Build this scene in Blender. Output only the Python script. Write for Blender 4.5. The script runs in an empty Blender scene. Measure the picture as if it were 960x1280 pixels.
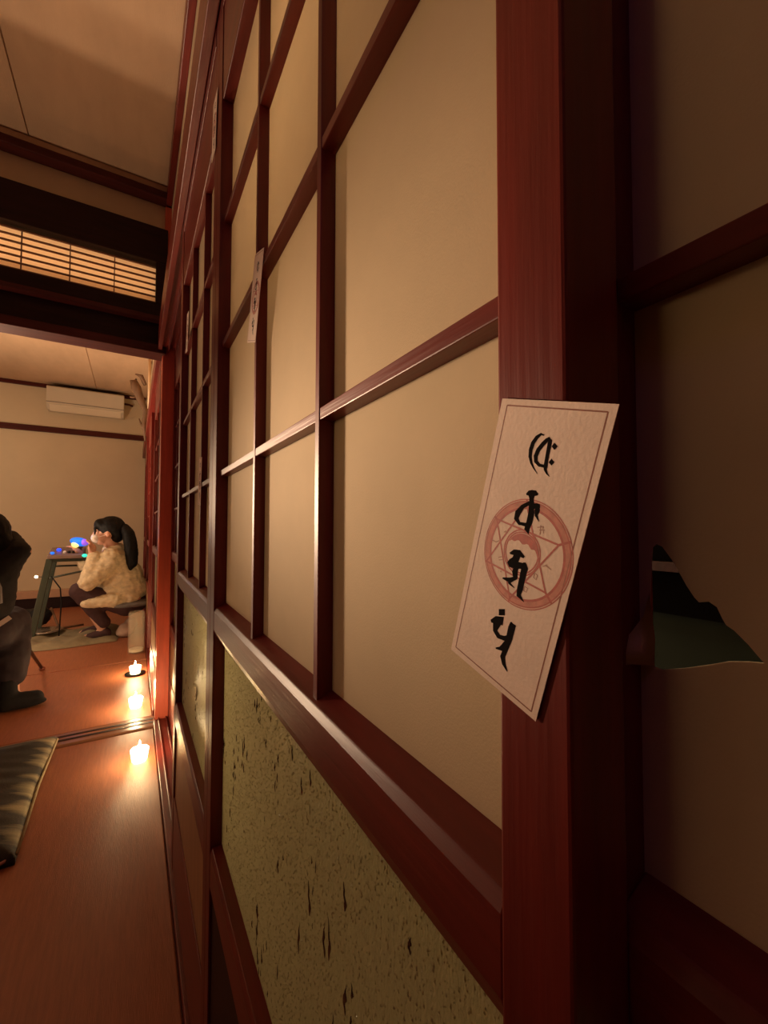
import bpy, bmesh, math, random, json
from mathutils import Vector, Matrix
from math import radians as R_, sin, cos, pi
S = bpy.context.scene
C = S.collection
random.seed(7)

# ---------------------------------------------------------------- camera
FPX = 526.0
yaw, pitch, roll = R_(30.8), R_(1.97), R_(.13)
F = Vector((sin(yaw)*cos(pitch), cos(yaw)*cos(pitch), sin(pitch)))
Rt0 = Vector((cos(yaw), -sin(yaw), 0)); Up0 = Rt0.cross(F)
Rt = Rt0*cos(roll)+Up0*sin(roll); Up = -Rt0*sin(roll)+Up0*cos(roll)
cd = bpy.data.cameras.new('camera'); cam = bpy.data.objects.new('camera', cd); C.objects.link(cam)
cam.matrix_world = Matrix((( Rt.x, Up.x, -F.x, 0), (Rt.y, Up.y, -F.y, 0), (Rt.z, Up.z, -F.z, .93), (0, 0, 0, 1)))
cd.sensor_fit = 'HORIZONTAL'; cd.sensor_width = 36; cd.lens = FPX/960*36; cd.clip_start = .005
S.camera = cam
# ---------------------------------------------------------------- world, exposure, lights
w = bpy.data.worlds.new('world'); S.world = w; w.use_nodes = True
w.node_tree.nodes['Background'].inputs[0].default_value = (.01, .006, .006, 1)
w.node_tree.nodes['Background'].inputs[1].default_value = .3
S.view_settings.view_transform = 'Standard'; S.view_settings.look = 'None'
S.view_settings.gamma = 1; S.view_settings.use_curve_mapping = False
S.view_settings.exposure = 1.3
WARM = (1, .69, .44); FLAME = (1, .70, .36)
def light(name, loc, power, col, r=.06, kind='POINT', rot=None, size=None):
    d = bpy.data.lights.new(name, kind); d.energy = power; d.color = col
    if kind == 'POINT': d.shadow_soft_size = r
    else: d.size = size
    o = bpy.data.objects.new(name, d); o.location = loc
    if rot: o.rotation_euler = rot
    C.objects.link(o); return o
light('lantern_light', (-1.35, 3.45, .22), 5, WARM, .05)           # lantern on the far room's floor, left of the frame
light('far_warm_fill', (-.98, 3.8, 1.07), 6, WARM, .06)            # unseen warm light added beyond the seated person, left of the frame
light('room_lamp', (-1.7, 4.9, 1.7), 4, (1, .82, .55), .15)        # far room's own lamp
def spot(name, loc, aim, power, col, deg, blend, r=.05):
    o = light(name, loc, power, col, r); o.data.type = 'SPOT'; o.data.spot_size = R_(deg); o.data.spot_blend = blend
    o.rotation_euler = (Vector(aim)-Vector(loc)).to_track_quat('-Z', 'Y').to_euler(); return o
spot('near_ceiling_fill', (-1.35, 1.75, .15), (-.75, 1.2, 2.5), 19, WARM, 90, .9)       # added spot brightening the near ceiling from the floor, no such lamp seen
spot('lintel_throw_fill', (-1.2, 3.2, .2), (-.45, .8, 2.5), 36, WARM, 55, .8)      # unseen spot added to throw light under the lintel onto the near ceiling
spot('near_door_beam', (-1.0, 2.2, 1.06), (.105, .36, 1.0), 152, WARM, 9.9, 1, .11)         # unseen beam added to pool warm light on the near door
light('near_room_lamp', (-1.6, 1.0, 1.1), .35, WARM, .12)
spot('far_ceiling_fill', (-1.35, 3.5, .3), (-.2, 3.6, 2.5), 88, (1, .72, .46), 100, .9)      # spot added to lift the far ceiling and transom paper, source unseen
light('violet_fill', (-.25, -.35, 1.8), .26, (.45, .1, 1), .1)     # weak violet light above and behind the camera, source unseen
light('glass_back_fill', (.36, .78, .74), 2.8, (1, .80, .55), .08)  # added light, low, making the obscured glass glow from behind
light('paper_back_fill', (.40, .42, 1.4), 8, (1, .76, .45), .1)      # added backlight lifting the rear door's paper, source unseen

# ---------------------------------------------------------------- materials
def mat(name, col, rough=.5, var=.15, scale=(8, 8, 8), bump=0, bscale=None, spec=.5, coat=0, trans=0, emit=None, estr=0, metal=0, col2=None, alpha=None):
    m = bpy.data.materials.new(name); m.use_nodes = True
    nt = m.node_tree; N = nt.nodes; L = nt.links; b = N['Principled BSDF']
    tc = N.new('ShaderNodeTexCoord'); mp = N.new('ShaderNodeMapping'); L.new(tc.outputs['Object'], mp.inputs[0])
    mp.inputs['Scale'].default_value = scale
    n = N.new('ShaderNodeTexNoise'); n.inputs['Scale'].default_value = 1; n.inputs['Detail'].default_value = 6
    n.inputs['Roughness'].default_value = .6
    L.new(mp.outputs[0], n.inputs[0])
    r = N.new('ShaderNodeValToRGB'); L.new(n.outputs[0], r.inputs[0])
    c2 = col2 or tuple(min(1, c*(1+var)) for c in col)
    r.color_ramp.elements[0].position = .3; r.color_ramp.elements[1].position = .7
    r.color_ramp.elements[0].color = (*[c*(1-var) for c in col], 1); r.color_ramp.elements[1].color = (*c2, 1)
    L.new(r.outputs[0], b.inputs['Base Color'])
    b.inputs['Roughness'].default_value = rough; b.inputs['Specular IOR Level'].default_value = spec
    b.inputs['Coat Weight'].default_value = coat; b.inputs['Coat Roughness'].default_value = .15
    b.inputs['Metallic'].default_value = metal
    if trans: b.inputs['Transmission Weight'].default_value = trans
    if emit: b.inputs['Emission Color'].default_value = (*emit, 1); b.inputs['Emission Strength'].default_value = estr
    if bump:
        bn = N.new('ShaderNodeTexNoise'); bn.inputs['Detail'].default_value = 4; bn.inputs['Scale'].default_value = 1
        mp2 = N.new('ShaderNodeMapping'); L.new(tc.outputs['Object'], mp2.inputs[0]); mp2.inputs['Scale'].default_value = bscale or scale
        L.new(mp2.outputs[0], bn.inputs[0])
        bp = N.new('ShaderNodeBump'); bp.inputs['Strength'].default_value = bump; bp.inputs['Distance'].default_value = .002
        L.new(bn.outputs[0], bp.inputs['Height']); L.new(bp.outputs[0], b.inputs['Normal'])
    return m
WC = (.17, .0185, .013)
wood_v = mat('red_wood_vertical', WC, .42, .28, (60, 60, 5), .12, (300, 300, 12), spec=.35)
wood_h = mat('red_wood_along', WC, .38, .28, (60, 5, 60), .12, (300, 12, 300))
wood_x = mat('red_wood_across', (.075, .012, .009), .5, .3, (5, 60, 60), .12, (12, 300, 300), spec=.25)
wood_lit = mat('candlelit_post_wood', (.78, .15, .085), .4, .15, (40, 40, 4), .1, (200, 200, 10))  # red post wood with the candlelight put into its brighter colour
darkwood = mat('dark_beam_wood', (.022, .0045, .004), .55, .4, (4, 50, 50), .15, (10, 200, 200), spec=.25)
panelwood = mat('lower_panel_wood', (.36, .19, .09), .45, .15, (50, 50, 4), .1)
paper = mat('shoji_paper', (.60, .47, .31), .8, .05, (14, 14, 14), .12, (900, 900, 900), spec=.2)
paper_lit = mat('transom_paper', (.75, .6, .4), .8, .04, (20, 20, 20))
cardpaper = mat('talisman_paper', (.92, .73, .6), .7, .05, (60, 60, 60), .1, (700, 700, 700), spec=.2)
ink = mat('black_ink', (.008, .005, .005), .9, .1, spec=.1)
redink = mat('red_ink', (.52, .12, .09), .6, .2, (400, 400, 400))
redpale = mat('pale_red_ink', (.66, .28, .21), .7, .2, (300, 300, 300))
lineink = mat('brown_red_line_ink', (.3, .1, .06), .6, .1)
grayink = mat('faint_brown_ink', (.5, .28, .21), .7, .1)
plaster = mat('plaster', (.66, .53, .36), .85, .08, (3, 3, 3), .3, (200, 200, 200))
plaster2 = mat('far_plaster', (.72, .6, .42), .85, .06, (1.5, 1.5, 1.5), .2, (120, 120, 120))
ceilm = mat('ceiling_board', (.56, .37, .23), .8, .1, (6, 2, 6), .25, (300, 60, 300))
tatami = mat('tatami_brown', (.40, .140, .065), .42, .14, (120, 10, 10), .35, (900, 40, 40), spec=.4)
thresh = mat('threshold_wood', (.30, .13, .07), .3, .2, (4, 60, 60), .1)
glassm = mat('frosted_glass', (.62, .60, .42), .30, .2, (260, 260, 120), 1.0, (650, 650, 320), spec=1)
seedm = mat('glass_grain', (.62, .6, .4), .16, .1, spec=1)
dripm = mat('glass_drip', (.045, .033, .022), .12, .3, (100, 100, 40), spec=.9)
white_plastic = mat('white_plastic', (.72, .64, .5), .4, .03)
black_plastic = mat('black_plastic', (.01, .009, .009), .6, .1, spec=.25)
skin = mat('skin', (.62, .33, .23), .55, .08, (20, 20, 20))
hair = mat('black_hair', (.004, .003, .003), .6, .4, (120, 120, 10), .5, (200, 200, 12), spec=.2)
coatm = mat('cream_quilted_coat', (.72, .60, .40), .85, .22, (26, 26, 40), .9, (34, 34, 70))
trousers = mat('maroon_trousers', (.055, .022, .024), .8, .2, (30, 30, 30))
greyc = mat('grey_shirt', (.2, .19, .19), .8, .1)
blackc = mat('black_jacket', (.005, .0045, .006), .9, .3, (15, 15, 15), .5, (25, 25, 25))
purplec = mat('dusky_purple_trousers', (.022, .014, .020), .8, .25, (12, 12, 12))
maskm = mat('white_mask', (.75, .66, .6), .8, .04)
sockm = mat('pale_sock', (.6, .42, .33), .8, .08)
greenm = mat('dark_green_metal', (.05, .06, .04), .4, .2, metal=.2)
brownbox = mat('brown_device_case', (.2, .13, .1), .4, .1)
blanket = mat('olive_blanket', (.27, .22, .13), .9, .25, (12, 12, 12), .8, (60, 60, 60))
cushdark = mat('cushion_navy_pattern', (.015, .014, .018), .8, .4, (8, 3, 8), .4, (200, 200, 200), col2=(.05, .045, .035))
cushpale = mat('cushion_pale_pattern', (.42, .37, .22), .85, .2, (9, 26, 9), .4, (200, 200, 200))
wax = mat('candle_wax', (.9, .8, .6), .5, .02)
cupm = mat('glowing_candle_glass', (1, .9, .7), .3, .02, emit=(1, .64, .27), estr=9)  # flame light through the cup put into the glass as emission
flamem = mat('flame', (1, .8, .5), .5, 0, emit=(1, .72, .36), estr=60)
driftm = mat('driftwood', (.16, .085, .045), .7, .3, (30, 30, 8), .5)
polem = mat('pale_pole', (.72, .5, .3), .4, .1)
greyglass = mat('grey_green_glass', (.013, .015, .010), .9, .15, (6, 6, 6), spec=.1)
for m_, k in ((paper, .22), (paper_lit, 1.0), (glassm, .5), (seedm, .5)):
    nt = m_.node_tree; b = nt.nodes['Principled BSDF']; out = nt.nodes['Material Output']
    t = nt.nodes.new('ShaderNodeBsdfTranslucent'); t.inputs[0].default_value = (.95, .8, .62, 1) if m_ not in (glassm, seedm) else (.62, .55, .36, 1)
    mx = nt.nodes.new('ShaderNodeMixShader'); mx.inputs[0].default_value = k
    nt.links.new(b.outputs[0], mx.inputs[1]); nt.links.new(t.outputs[0], mx.inputs[2]); nt.links.new(mx.outputs[0], out.inputs[0])
def em(name, c, s): return mat(name, c, .4, 0, emit=c, estr=s)
led_blue = em('blue_led', (.01, .05, 1), .8); led_sky = em('sky_blue_light', (.01, .16, .8), .42); led_cyan = em('cyan_led', (.03, .75, .5), .5)
led_yel = em('yellow_light', (1, .85, .25), .45); led_vio = em('violet_light', (.3, .1, .7), .35)
clearm = bpy.data.materials.new('clear_frosted_plastic'); clearm.use_nodes = True
b = clearm.node_tree.nodes['Principled BSDF']; b.inputs['Base Color'].default_value = (.95, .85, .65, 1); b.inputs['Roughness'].default_value = .35
b.inputs['Alpha'].default_value = .12

# ---------------------------------------------------------------- mesh helpers
def obj(name, bm, m, parent=None, smooth=False, kind=None, label=None, bevel=0):
    me = bpy.data.meshes.new(name); bmesh.ops.recalc_face_normals(bm, faces=bm.faces); bm.to_mesh(me); bm.free()
    me.materials.append(m)
    if smooth:
        for p in me.polygons: p.use_smooth = True
    o = bpy.data.objects.new(name, me); C.objects.link(o)
    if parent: o.parent = parent
    if kind: o['kind'] = kind
    if label: o['label'] = label
    if bevel:
        bv = o.modifiers.new('bevel', 'BEVEL'); bv.width = bevel; bv.segments = 2; bv.limit_method = 'ANGLE'
    return o
def empty(name, loc=(0, 0, 0), label=None, cat=None, group=None, kind=None, mw=None):
    o = bpy.data.objects.new(name, None); C.objects.link(o); o.empty_display_size = .05
    if mw is not None: o.matrix_world = mw
    else: o.location = loc
    if label: o['label'] = label
    if cat: o['category'] = cat
    if group: o['group'] = group
    if kind: o['kind'] = kind
    return o
def tag(o, label, cat, group=None):
    o['label'] = label; o['category'] = cat
    if group: o['group'] = group
    return o
def box(bm, x0, x1, y0, y1, z0, z1, M=None):
    vs = [bm.verts.new((x, y, z)) for x in (x0, x1) for y in (y0, y1) for z in (z0, z1)]
    for f in ((0, 1, 3, 2), (4, 6, 7, 5), (0, 4, 5, 1), (2, 3, 7, 6), (0, 2, 6, 4), (1, 5, 7, 3)):
        bm.faces.new([vs[i] for i in f])
    if M: bmesh.ops.transform(bm, matrix=M, verts=vs)
    return vs
def B(name, d, m, parent=None, bevel=0, **k):
    bm = bmesh.new(); box(bm, *d); return obj(name, bm, m, parent, bevel=bevel, **k)
def prism(bm, prof, axis, a, b):
    """profile of (p,q) pairs extruded along axis y (profile x,z) or z (profile x,y) or x (profile y,z)"""
    def P(p, q, t): return {'y': (p, t, q), 'z': (p, q, t), 'x': (t, p, q)}[axis]
    v0 = [bm.verts.new(P(p, q, a)) for p, q in prof]; v1 = [bm.verts.new(P(p, q, b)) for p, q in prof]
    n = len(prof); bm.faces.new(v0); bm.faces.new(v1[::-1])
    for i in range(n): bm.faces.new((v0[i], v0[(i+1) % n], v1[(i+1) % n], v1[i]))
def tube(bm, pts, rad, n=10):
    pts = [Vector(p) for p in pts]
    if not hasattr(rad, '__len__'): rad = [rad]*len(pts)
    rings = []; ref = Vector((0, 0, 1))
    for i, p in enumerate(pts):
        t = (pts[min(i+1, len(pts)-1)]-pts[max(i-1, 0)]).normalized()
        a = t.cross(ref)
        if a.length < .2: a = t.cross(Vector((1, 0, 0)))
        a.normalize(); c = t.cross(a)
        rings.append([bm.verts.new(p+(a*cos(2*pi*k/n)+c*sin(2*pi*k/n))*rad[i]) for k in range(n)])
    for i in range(len(rings)-1):
        for k in range(n): bm.faces.new((rings[i][k], rings[i][(k+1) % n], rings[i+1][(k+1) % n], rings[i+1][k]))
    bm.faces.new(rings[0][::-1]); bm.faces.new(rings[-1])
def lathe(bm, prof, n=20, c=(0, 0, 0)):
    rings = []
    for r, z in prof:
        rings.append([bm.verts.new((c[0]+r*cos(2*pi*k/n), c[1]+r*sin(2*pi*k/n), c[2]+z)) for k in range(n)])
    for i in range(len(rings)-1):
        for k in range(n): bm.faces.new((rings[i][k], rings[i][(k+1) % n], rings[i+1][(k+1) % n], rings[i+1][k]))
    bm.faces.new(rings[0][::-1]); bm.faces.new(rings[-1])
def ell(bm, c, r, M=None, n=14):
    q = bmesh.ops.create_uvsphere(bm, u_segments=n+4, v_segments=n, radius=1)['verts']
    T = Matrix.Translation(c) @ (M or Matrix()) @ Matrix.Diagonal((*r, 1))
    bmesh.ops.transform(bm, matrix=T, verts=q)
def cap(bm, a, b, ra, rb, n=14):
    a = Vector(a); b = Vector(b)
    ell(bm, a, (ra,)*3, n=10); ell(bm, b, (rb,)*3, n=10); tube(bm, [a, b], [ra, rb], n)
def fuse(name, bm, m, parent, voxel=.01, smooth=4, wob=0, wscale=.1, **k):
    """one continuous surface out of overlapping volumes"""
    o = obj(name, bm, m, parent, True, **k)
    r = o.modifiers.new('remesh', 'REMESH'); r.mode = 'VOXEL'; r.voxel_size = voxel; r.use_smooth_shade = True
    s = o.modifiers.new('smooth', 'SMOOTH'); s.factor = .6; s.iterations = smooth
    if wob:
        tx = bpy.data.textures.new(name+'_folds', 'CLOUDS'); tx.noise_scale = wscale
        d = o.modifiers.new('folds', 'DISPLACE'); d.texture = tx; d.strength = wob; d.texture_coords = 'LOCAL'; d.mid_level = .5
    return o
def copy_tree(o, parent=None):
    c = o.copy(); C.objects.link(c)
    if parent: c.parent = parent
    for ch in [q for q in bpy.data.objects if q.parent == o]: copy_tree(ch, c)
    return c

# ---------------------------------------------------------------- setting: floor and room shell
fl = B('floor', (-3.2, .16, -1.8, 6.3, -.08, -.012), thresh); fl['kind'] = 'structure'
mats = [(-.86, .098, -1.7, .58), (-.86, .098, .59, 2.235), (-1.78, -.87, -1.7, .58), (-1.78, -.87, .59, 2.235), (-2.7, -1.79, -1.7, .58), (-2.7, -1.79, .59, 2.235),
        (-1.3, .098, 2.385, 3.40), (-1.3, .098, 3.41, 4.62), (-1.3, .098, 4.63, 6.0), (-2.9, -1.31, 2.385, 3.40), (-2.9, -1.31, 3.41, 4.62), (-2.9, -1.31, 4.63, 6.0)]
for m_ in mats:
    q = B('tatami_mat', (*m_, -.012, 0), tatami, fl, bevel=.003)
bm = bmesh.new(); box(bm, -3.2, .105, 2.25, 2.37, -.02, .006)
th = obj('trim_1', bm, thresh, bevel=.003); th['kind'] = 'structure'
g1 = B('groove', (-3.2, .10, 2.285, 2.30, .0055, .0075), darkwood, th); B('groove', (-3.2, .10, 2.325, 2.34, .0055, .0075), darkwood, th)
# sill under the shoji, running the length of both rooms
bm = bmesh.new(); box(bm, .100, .19, -1.8, 2.28, -.02, .018); box(bm, .118, .124, -1.8, 2.28, .017, .026); box(bm, .150, .156, -1.8, 2.28, .017, .026)
sl = obj('trim_2', bm, wood_h, bevel=.002); sl['kind'] = 'structure'
sl2 = B('trim_3', (.100, .19, 2.37, 6.05, -.02, .03), wood_h, bevel=.002); sl2['kind'] = 'structure'
# ceilings
ce = B('ceiling', (-3.2, .3, -1.8, 2.33, 2.585, 2.62), ceilm); ce['kind'] = 'structure'
for x0, x1 in ((-3.2, -2.23), (-2.225, -1.32), (-1.315, -.413), (-.408, .13)):
    B('ceiling_board', (x0, x1, -1.8, 2.25, 2.577, 2.586), ceilm, ce, bevel=.001)
ce2 = B('ceiling_far', (-3.2, .3, 2.33, 6.3, 2.56, 2.6), ceilm); ce2['kind'] = 'structure'
for x0, x1 in ((-3.2, -1.32), (-1.315, -.403), (-.398, .13)):
    B('ceiling_board', (x0, x1, 2.36, 6.1, 2.552, 2.561), ceilm, ce2, bevel=.001)
def structbox(name, d, m, bevel=0):
    o = B(name, d, m, bevel=bevel); o['kind'] = 'structure'; return o
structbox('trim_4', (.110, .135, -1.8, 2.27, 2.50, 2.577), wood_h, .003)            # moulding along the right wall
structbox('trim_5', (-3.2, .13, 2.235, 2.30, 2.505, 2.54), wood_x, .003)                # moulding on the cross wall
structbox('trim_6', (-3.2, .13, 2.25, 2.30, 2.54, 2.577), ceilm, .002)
structbox('wall_right_upper', (.135, .2, -1.8, 6.1, 1.88, 2.58), plaster)
# kamoi above the shoji: front board, underside with two track grooves
bm = bmesh.new()
prism(bm, [(.0865, 1.772), (.0865, 1.89), (.2, 1.89), (.2, 1.80), (.166, 1.80), (.166, 1.772), (.160, 1.772), (.160, 1.79), (.1345, 1.79), (.1345, 1.772), (.1290, 1.772), (.1290, 1.79), (.1035, 1.79), (.1035, 1.772)], 'y', -1.8, 2.27)
k = obj('trim_7', bm, wood_h, bevel=.0015); k['kind'] = 'structure'
# other walls
structbox('wall_back', (-3.2, .3, -1.9, -1.8, 0, 2.6), darkwood)
structbox('wall_left', (-3.3, -3.2, -1.9, 6.3, 0, 2.6), plaster2)
structbox('wall_far', (-3.2, .3, 6.1, 6.2, -.05, 2.6), plaster2)
structbox('trim_8', (-3.2, .105, 6.075, 6.10, 2.00, 2.065), wood_x, .003)
structbox('trim_9', (-3.2, .105, 6.07, 6.10, 2.51, 2.552), wood_x, .003)
bs = structbox('baseboard_far', (-3.2, .105, 6.03, 6.10, .12, .205), mat('pale_baseboard', (.6, .36, .23), .5, .08), .004)
structbox('trim_10', (-3.2, .105, 6.06, 6.10, -.01, .12), darkwood)  # dark strip carrying the black of the recess under the baseboard
# cross wall over the opening between the two rooms
cw = empty('wall_cross', (0, 0, 0), kind='structure')
B('plaster_band', (-3.2, .14, 2.30, 2.33, 2.37, 2.56), plaster, cw)
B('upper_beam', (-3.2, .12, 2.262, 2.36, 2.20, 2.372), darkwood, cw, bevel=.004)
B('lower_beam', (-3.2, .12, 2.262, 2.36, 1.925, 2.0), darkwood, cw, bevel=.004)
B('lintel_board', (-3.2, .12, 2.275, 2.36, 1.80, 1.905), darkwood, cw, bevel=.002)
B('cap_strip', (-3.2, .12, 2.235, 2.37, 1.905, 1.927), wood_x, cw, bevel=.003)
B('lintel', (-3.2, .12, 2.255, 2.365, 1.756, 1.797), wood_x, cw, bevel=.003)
B('side_post', (.072, .12, 2.262, 2.36, 2.0, 2.2), darkwood, cw, bevel=.002)
tr = empty('transom_window', (-1.5, 2.30, 2.0), kind='structure')
def tl(name, d, m): return B(name, (d[0]+1.5, d[1]+1.5, d[2]-2.3, d[3]-2.3, d[4]-2.0, d[5]-2.0), m, tr)
slatm = mat('slat_wood', (.16, .06, .03), .5, .2, (5, 60, 60))
for i in range(7): tl('slat', (-3.2, .072, 2.300, 2.310, 2.016+i*.029, 2.0212+i*.029), slatm)
for i in range(12): tl('upright_slat', (.072-.168*(i+1)-.004, .072-.168*(i+1), 2.310, 2.318, 2.0, 2.2), slatm)
tl('paper', (-3.2, .072, 2.320, 2.322, 2.0, 2.2), paper_lit)
# post where the cross wall meets the shoji
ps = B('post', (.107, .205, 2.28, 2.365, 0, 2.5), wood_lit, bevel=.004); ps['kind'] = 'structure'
bm = bmesh.new(); tube(bm, [(.1065, 2.279, .245), (.1045, 2.274, .255), (.104, 2.272, .275), (.1045, 2.274, .295), (.1065, 2.279, .305)], .004, 8)

# ---------------------------------------------------------------- shoji doors
def drips(seed, Y0, Y1, Z0, Z1, n):
    """run marks cast into the obscured glass: ragged, lens-like, hanging in loose clusters"""
    rnd = random.Random(seed); bm = bmesh.new()
    cl = [(rnd.uniform(Y0, Y1), rnd.uniform(Z0, Z1)) for _ in range(max(4, n//9))]
    for i in range(n):
        if rnd.random() < .6:
            c = rnd.choice(cl); y = rnd.gauss(c[0], .010); z = rnd.gauss(c[1], .014)
        else: y = rnd.uniform(Y0, Y1); z = rnd.uniform(Z0, Z1)
        big = rnd.random(); ln = rnd.uniform(.0015, .005) if big < .7 else rnd.uniform(.005, .011)
        y = min(max(y, Y0+.006), Y1-.006); z = min(max(z, Z0+ln+.002), Z1-ln-.002)
        if i < n//14: y = rnd.uniform(Y0+.03, Y0+.28*(Y1-Y0)+.1); ln = rnd.uniform(.010, .017); z = rnd.uniform(Z0+.09, Z0+.19)
        wd = ln*rnd.uniform(.12, .40)*(.6 if i < n//14 else 1); segs = 12; ph = rnd.uniform(0, 6); L1 = []; R1 = []; M1 = []
        for k in range(segs+1):
            t = k/segs; env = math.sin(pi*t)**.7 if 0 < k < segs else 0
            ww = wd*env*(.35+.75*t+.4*sin(9*t+ph)*sin(3*t))+.00005
            cx = y+.45*wd*sin(6*t+ph)+.2*wd*sin(17*t+ph); zz = z+ln*(1-2*t)
            L1.append(bm.verts.new((.0164, cx-abs(ww), zz))); R1.append(bm.verts.new((.0164, cx+abs(ww)*.8, zz)))
            M1.append(bm.verts.new((.0164-min(.0008, wd*.6)*env, cx, zz)))
        for k in range(segs):
            bm.faces.new((L1[k], M1[k], M1[k+1], L1[k+1])); bm.faces.new((M1[k], R1[k], R1[k+1], M1[k+1]))
    return bm
def seeds(seed, Y0, Y1, Z0, Z1, n):
    """fine raised grains of the obscured glass"""
    rnd = random.Random(seed); bm = bmesh.new()
    for i in range(n):
        y = rnd.uniform(Y0, Y1); z = rnd.uniform(Z0, Z1); r = rnd.choice((.0004, .0006, .0006, .0009)); a = rnd.uniform(0, 3)
        st = rnd.uniform(1, 2.4)
        vs = [bm.verts.new((.0166, y+r*cos(a+j*pi/2), z+st*r*sin(a+j*pi/2))) for j in range(4)]; c = bm.verts.new((.0166-r*.75, y, z))
        for j in range(4): bm.faces.new((vs[j], vs[(j+1) % 4], c))
    return bm
doorn = [0]
def make_door(x0, y0, y1, ys, sw=.030, hole=None, grain=0, seed=1, pm=None):
    """shoji: x0 front plane, y0..y1 extent; ys = muntin positions (world y)"""
    doorn[0] += 1
    d = empty('door_%d' % doorn[0], (x0, y0, 0), kind='structure')
    W = y1-y0; s0 = sw[0] if hasattr(sw, '__len__') else sw; s1 = sw[1] if hasattr(sw, '__len__') else sw
    B('stile', (0, .027, 0, s0, .028, 1.785), wood_v, d, .0012); B('stile', (0, .027, W-s1, W, .028, 1.785), wood_v, d, .0012)
    a, c = s0, W-s1
    bm = bmesh.new(); prism(bm, [(.0015, 1.592), (.0015, 1.785), (.027, 1.785), (.027, 1.592)], 'y', a, c); obj('top_rail', bm, wood_h, d, bevel=.0012)
    B('rail_moulding', (-.0008, .0017, a, c, 1.742, 1.785), wood_h, d, bevel=.0008)
    bm = bmesh.new(); prism(bm, [(.0005, .776), (.0005, .803), (.0035, .8085), (.0185, .815), (.0265, .815), (.0265, .766), (.004, .766)], 'y', a, c)
    obj('middle_rail', bm, wood_h, d, bevel=.0008)
    bm = bmesh.new(); prism(bm, [(.0005, .405), (.0005, .452), (.003, .4605), (.0265, .4605), (.0265, .405)], 'y', a, c); obj('glass_rail', bm, wood_h, d, bevel=.0008)
    B('bottom_rail', (.001, .026, a, c, .028, .215), wood_h, d, .0015)
    B('wood_panel', (.004, .012, a, c, .214, .406), pm or panelwood, d)
    # muntins
    zs = [1.0055, 1.2035, 1.3985]
    cy = [y-y0 for y in ys]
    if hole is None or True:
        for y in cy: B('muntin', (.006, .0195, y, y+.0078, .809, 1.593), wood_v, d, .0006)
        edges = [a]+[v for y in cy for v in (y, y+.0078)]+[c]
        for z in zs:
            B('cross_muntin', (.0066, .0195, a, c, z, z+.0085), wood_h, d, .0006)
    # paper, one field per cell
    zb = [.812]+[v for z in zs for v in (z, z+.0085)]+[1.596]
    for i in range(0, len(edges), 2):
        for j in range(0, len(zb), 2):
            Y0, Y1, Z0, Z1 = edges[i]-.001, edges[i+1]+.001, zb[j]-.001, zb[j+1]+.001
            if hole and i == len(edges)-2 and j == 0:
                bm = bmesh.new()
                o4 = [bm.verts.new((.0175, y, z)) for y, z in ((Y0, Z0), (Y1, Z0), (Y1, Z1), (Y0, Z1))]
                hv = [bm.verts.new((.0175, y-y0, z)) for y, z in hole]
                es = [bm.edges.new((o4[k], o4[(k+1) % 4])) for k in range(4)]+[bm.edges.new((hv[k], hv[(k+1) % len(hv)])) for k in range(len(hv))]
                bmesh.ops.triangle_fill(bm, use_beauty=True, edges=es)
                g = bmesh.ops.solidify(bm, geom=bm.faces[:], thickness=-.0003)
                obj('torn_paper', bm, paper, d, label='paper field with a jagged torn hole')
            else:
                B('paper', (.0175, .0180, Y0, Y1, Z0, Z1), paper, d)
    B('glass_pane', (.0165, .0195, a-.002, c+.002, .455, .770), glassm, d)
    if grain:
        obj('glass_runs', drips(seed, a, c, .4605, .766, int(grain*130)), dripm, d, True, kind='stuff')
        obj('glass_grain', seeds(seed, a, c, .4605, .766, int(grain*12000)), seedm, d, kind='stuff')
    return d
HOLE = [[0.0784, 0.8988], [0.0767, 0.907], [0.076, 0.9164], [0.0754, 0.9233], [0.0743, 0.9244], [0.0724, 0.9235], [0.0687, 0.918], [0.0676, 0.9156], [0.0656, 0.9116], [0.0635, 0.9082], [0.0623, 0.9069], [0.0597, 0.9075], [0.0577, 0.9062], [0.0564, 0.903], [0.0555, 0.9013], [0.0536, 0.9001], [0.0504, 0.8968], [0.0478, 0.8935], [0.047, 0.8927], [0.0505, 0.8921], [0.0551, 0.8909], [0.0601, 0.8885], [0.0666, 0.8857], [0.0731, 0.8833], [0.0756, 0.8836], [0.0757, 0.8927]]
HOLE = [(y if y < .0765 else .0765, z) for y, z in HOLE]
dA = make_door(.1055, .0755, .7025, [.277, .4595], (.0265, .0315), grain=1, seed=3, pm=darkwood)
dC = make_door(.1055, .7035, 1.303, [.882, 1.074], (.0315, .045), grain=.5, seed=5)
dB = make_door(.1325, -.54, .1065, [-.310, -.114], (.03, .0265), hole=HOLE)
dD = make_door(.160, 1.262, 1.885, [1.46, 1.66], .031)
dD2 = make_door(.1055, 1.888, 2.279, [2.02, 2.14], .031) if False else None
make_door(.160, 1.886, 2.28, [2.01, 2.14], .025)
for i in range(6):
    y0 = 2.37+i*.612
    make_door(.1055 if i % 2 == 0 else .1325, y0, y0+.635, [y0+.2, y0+.4], .031)
structbox('trim_11', (.0865, .2, 2.365, 6.1, 1.785, 1.89), wood_h, .002)
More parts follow.
